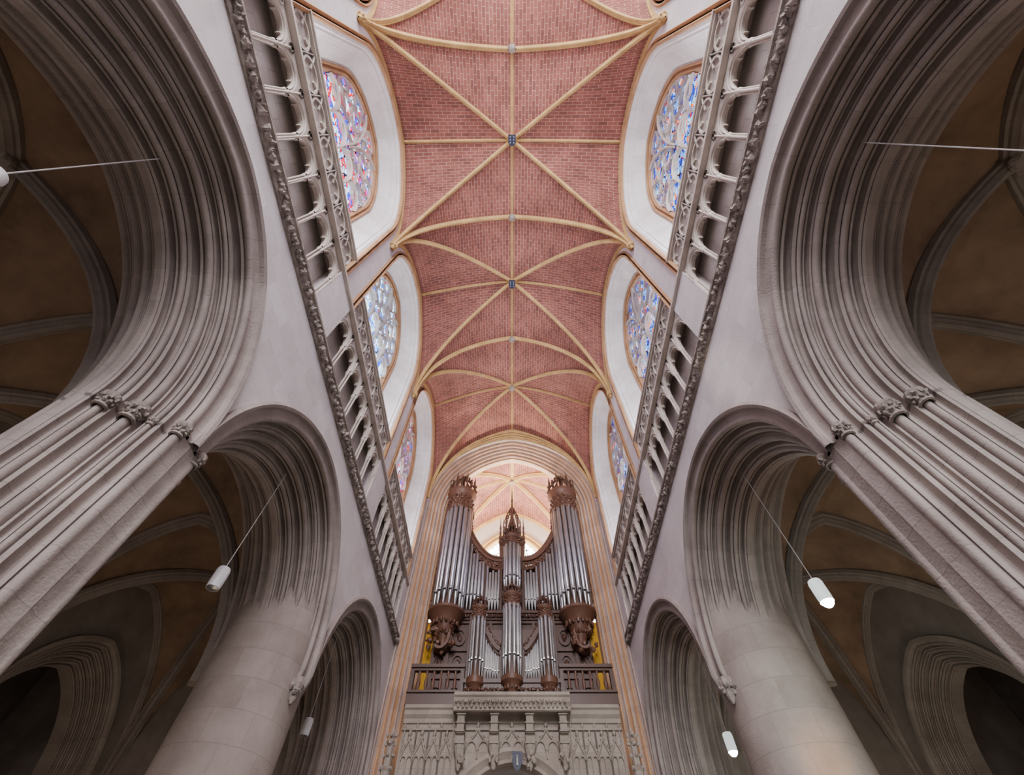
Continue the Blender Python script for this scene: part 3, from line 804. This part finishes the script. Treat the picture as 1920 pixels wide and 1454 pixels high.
for sg in(-1,1):
    tower(sg*2.48,15.8,.62,8.1,9.45,14.4,15.5,8,.098,1.45,1.4)
    m=M()
    for k in range(3):
        pts=[(sg*(2.55+.42*math.cos(t)*(.7+.1*k)),15.6+.15*k,8.55+.45*math.sin(t)) for t in [PI*(.1+1.6*i/16) for i in range(17)]]
        m.sweep(pts,[(-.05,-.05),(-.05,.05),(.05,.05),(.05,-.05)],(0,1,0))
    for q in range(18): m.blob((sg*(2.5+random.uniform(-.45,.5)),15.6,random.uniform(8.0,9.2)),.085,1,1,1,6,.4)
    m.box(*sorted([sg*2.1,sg*3.0]),15.7,16.2,8.9,9.5)
    mk('carved_bracket',m,WOODL,parent=org)
    m=M()
    m.box(*sorted([sg*2.98,sg*3.1]),15.9,16.2,9.5,14.6)
    for q in range(12): m.blob((sg*3.1,15.85,9.6+.12*q),.07+.03*math.sin(q),1.3,1,1,6,.4)
    m.lathe(sg*3.15,15.85,[(.03,10.9),(.09,11.0),(.05,11.2),(.08,11.3),(0,11.5)],8)
    mk('carved_wing',m,WOODL,parent=org)
    m=M(); m.box(*sorted([sg*1.9,sg*2.06]),16.0,16.8,9.6,14.6)
    for q in range(16): m.blob((sg*1.88,15.98,12.6+.13*q),.075,1.2,1,1,6,.4)
    for k in range(4): m.lathe(sg*1.97,16.0+.2*k,[(.05,14.6),(.03,14.8),(.08,14.9),(.03,15.0),(0,15.4)],6)
    mk('flank_panel',m,WOODL,parent=org)
tower(0,15.75,.34,9.3,10.3,12.5,12.9,6,.072,.8,.9)
m=M()
m.box(-.55,.55,16.0,16.8,11.5,13.1); m.box(-.6,.6,15.95,16.85,13.02,13.16)
m.box(-.58,.58,15.95,16.0,12.7,12.9)
m.lathe(0,16.2,[(.34,13.16),(.28,13.5),(.2,13.8),(.2,14.0),(.11,14.3),(.08,14.5),(.08,14.9),(.14,14.95),(.06,15.05),(.04,15.5),(.08,15.55),(.035,15.62),(0,16.9)],10)
for k in range(8):
    an=k*PI/4
    m.lathe(.4*math.cos(an),16.2+.38*math.sin(an),[(.04,13.16),(.028,13.85),(.055,13.9),(.025,14.0),(.0,14.6)],6)
    m.sweep([(.4*math.cos(an)*(1-t),16.2+.38*math.sin(an)*(1-t),13.9+1.3*t**.6) for t in [i/8*.85 for i in range(9)]],[(-.02,-.02),(-.02,.02),(.02,.02),(.02,-.02)],(math.cos(an+PI/2),math.sin(an+PI/2),0))
    for z,s in((13.4,.36),(13.7,.3),(14.5,.22),(14.8,.14)): m.blob((s*math.cos(an+.3),16.2+s*math.sin(an+.3),z),.045,1,1,1.3,6,.4)
for x in(-.53,.53): m.lathe(x,16.0,[(.05,13.16),(.035,13.6),(.06,13.65),(.03,13.75),(0,14.5)],6)
for q in range(20): m.blob((-.55+1.1*q/19,15.95,12.82),.05,1,1,1.5,6,.4)
mk('central_pinnacle',m,WOODL,parent=org)
# positive case
m=M()
m.box(-1.45,1.45,14.65,15.3,6.1,6.6)
m.box(-1.4,1.4,14.85,15.3,6.6,8.3)
for x in(-1.42,-.86,-.4,.4,.86,1.42): m.box(x-.04,x+.04,14.7,14.9,6.6,8.4+(.3 if abs(x)>1 else -.3))
for sg in(-1,1):
    pts=[(sg*(.4+.5*i/8),14.72,7.55+.7*(i/8)**1.5) for i in range(9)]
    m.sweep(pts,[(-.1,-.06),(-.1,.06),(.1,.06),(.1,-.06)],UP)
m.box(-1.5,1.5,14.6,14.9,6.55,6.66)
m.box(-1.5,1.5,14.6,14.9,6.06,6.16)
for sg in(-1,1):
    for i in range(14):
        x=.42+.45*i/13
        m.blob((sg*x,14.66,7.5+.7*((x-.4)/.5)**1.5+.2),.05,1,.7,1.3,6,.4)
        m.blob((sg*x,14.66,7.4+.7*((x-.4)/.5)**1.5),.04,1,.7,1,6,.4)
    for q in range(10): m.blob((sg*(.3+q*.12),14.62,6.36),.06,1.2,.6,1,6,.4)
pos=mk('positive_case',m,WOOD,parent=org,smooth=False)
for sg in(-1,1):
    for i in range(6):
        x=.44+.082*i
        pipe(sg*x,14.72,6.68,.038,.75+.1*i,pos)
tower(0,14.62,.3,6.0,6.68,9.0,9.4,6,.064,.5,.6)
for sg in(-1,1): tower(sg*1.15,14.68,.24,6.05,6.68,8.65,8.98,5,.055,.45,.5)
for sg in(-1,1):
    e_=M()
    rows=[]
    for i in range(10):
        y=16.12+.03*math.sin(i*1.5); x=sg*(2.86+.5*i/9)
        rows.append([(x,y,z) for z in(5.92,7,8,9.3)])
    e_.grid(rows)
    mk('yellow_curtain',e_,YEL,label='bright yellow cloth hanging beside the organ case',cat='curtain',group='organ curtains')
# ------------------------------------------------------------------ pendant lamps
def lamp(x,y,z,top,lit,tag):
    e=empty('pendant_lamp',(x,y,z-.18),tag,'lamp','pendant lamps')
    m=M(); m.lathe(x,y,[(.085,z-.17),(.098,z-.18),(.103,z-.1),(.103,z+.12),(.09,z+.16),(.03,z+.18),(0,z+.18)],20)
    mk('lamp_shade',m,WHITEL if lit else WHITE,parent=e)
    m=M()
    if lit: m.lathe(x,y,[(0,z-.26),(.04,z-.252),(.07,z-.225),(.088,z-.18),(.088,z-.13)],16)
    else: m.lathe(x,y,[(0,z-.185),(.088,z-.18),(.088,z-.13)],16)
    mk('bulb',m,LIT if lit else UNLIT,parent=e)
    m=M(); m.lathe(x,y,[(.008,z+.16),(.008,top)],6)
    mk('cable',m,CABLE,parent=e)
lamp(-4.62,6.1,4.23,6.6,False,'white cylindrical pendant lamp hanging unlit in an arch')
lamp(4.7,6.07,3.99,6.6,True,'white cylindrical pendant lamp glowing in an arch')
lamp(-4.75,11.9,4.41,6.6,False,'white cylindrical pendant lamp hanging unlit in an arch')
lamp(4.79,11.6,4.02,6.6,True,'white cylindrical pendant lamp glowing in an arch')
lamp(-4.77,.39,4.28,6.85,False,'white cylindrical pendant lamp hanging unlit in an arch')
lamp(4.7,.2,4.1,6.6,True,'white cylindrical pendant lamp glowing in an arch')
# ------------------------------------------------------------------ lights
def area(n,loc,rot,sx,sy,e,c=(1,1,1)):
    l=bpy.data.lights.new(n,'AREA'); l.shape='RECTANGLE'; l.size=sx;l.size_y=sy;l.energy=e;l.color=c
    o=bpy.data.objects.new(n,l); COL.objects.link(o); o.location=(loc[0],loc[1],loc[2]+ZO); o.rotation_euler=rot; return o
def spot(n,loc,tgt,e,ang,c,blend=.6):
    l=bpy.data.lights.new(n,'SPOT'); l.energy=e;l.spot_size=ang;l.spot_blend=blend;l.color=c;l.shadow_soft_size=.1
    o=bpy.data.objects.new(n,l); COL.objects.link(o); o.location=(loc[0],loc[1],loc[2]+ZO)
    d=Vector(tgt)-Vector(loc); o.rotation_euler=d.to_track_quat('-Z','Y').to_euler(); return o
def point(n,loc,e,c,r=.2):
    l=bpy.data.lights.new(n,'POINT');l.energy=e;l.color=c;l.shadow_soft_size=r
    o=bpy.data.objects.new(n,l);COL.objects.link(o);o.location=(loc[0],loc[1],loc[2]+ZO)
area('rear_fill_light',(0,-13,13),(math.radians(84),0,0),7,9,4600,(.97,.95,1))  # added fill behind the camera, standing in for unseen choir windows
area('west_bay_fill_light',(0,18.8,8.0),(math.radians(180),0,0),3.5,3,5000,(1,.88,.72))  # added fill hidden behind the organ case to brighten the west vault
for sg in(-1,1):
    for b,yc in enumerate(YC):
        area('passage_fill_light',(sg*4.5,yc,10.25),(math.radians(180),math.radians(-14*sg),0),.5,4.2,330,(.96,.96,1))  # added fill per bay, unseen behind the balustrade, lifting splays and vault
spot('column_spot',(3.7,5.6,-1.3),(4.8,8.3,2.5),1500,.19,(1,.58,.26),1)
spot('wall_spot',(-1.5,1.0,-1.3),(4.0,3.9,7.0),1800,.14,(1,.93,.8),1)
for sg in(-1,1):
    for yc in YC[1:]:
        point('aisle_fill_light',(sg*8.6,yc,-1.0),110 if sg<0 else 150,(1,.80,.60),.5)  # added warm fill, kept below the view, to brighten the aisle vaults
for x,y,z in((4.7,6.07,3.6),(4.79,11.6,3.62)): point('lamp_glow',(x,y,z),45,(.8,1,.96),.05)
w=bpy.data.worlds.new('World'); sc.world=w; w.use_nodes=True
nt=w.node_tree;bg=nt.nodes['Background']
tc=nt.nodes.new('ShaderNodeTexCoord');sp=nt.nodes.new('ShaderNodeSeparateXYZ');nt.links.new(tc.outputs['Generated'],sp.inputs[0])
mr=nt.nodes.new('ShaderNodeMapRange');mr.inputs[1].default_value=-.25;mr.inputs[2].default_value=.35;mr.inputs[3].default_value=.3;mr.inputs[4].default_value=2.4
nt.links.new(sp.outputs[2],mr.inputs[0]);nt.links.new(mr.outputs[0],bg.inputs[1])
bg.inputs[0].default_value=(.94,.91,.98,1)
# ------------------------------------------------------------------ camera
cam=bpy.data.cameras.new('Camera'); cam.sensor_width=36; cam.lens=807/1920*36
cam.clip_start=.05
o=bpy.data.objects.new('Camera',cam); COL.objects.link(o)
o.location=(0,0,ZO); o.rotation_euler=(math.radians(90+58.6),0,0)
sc.camera=o
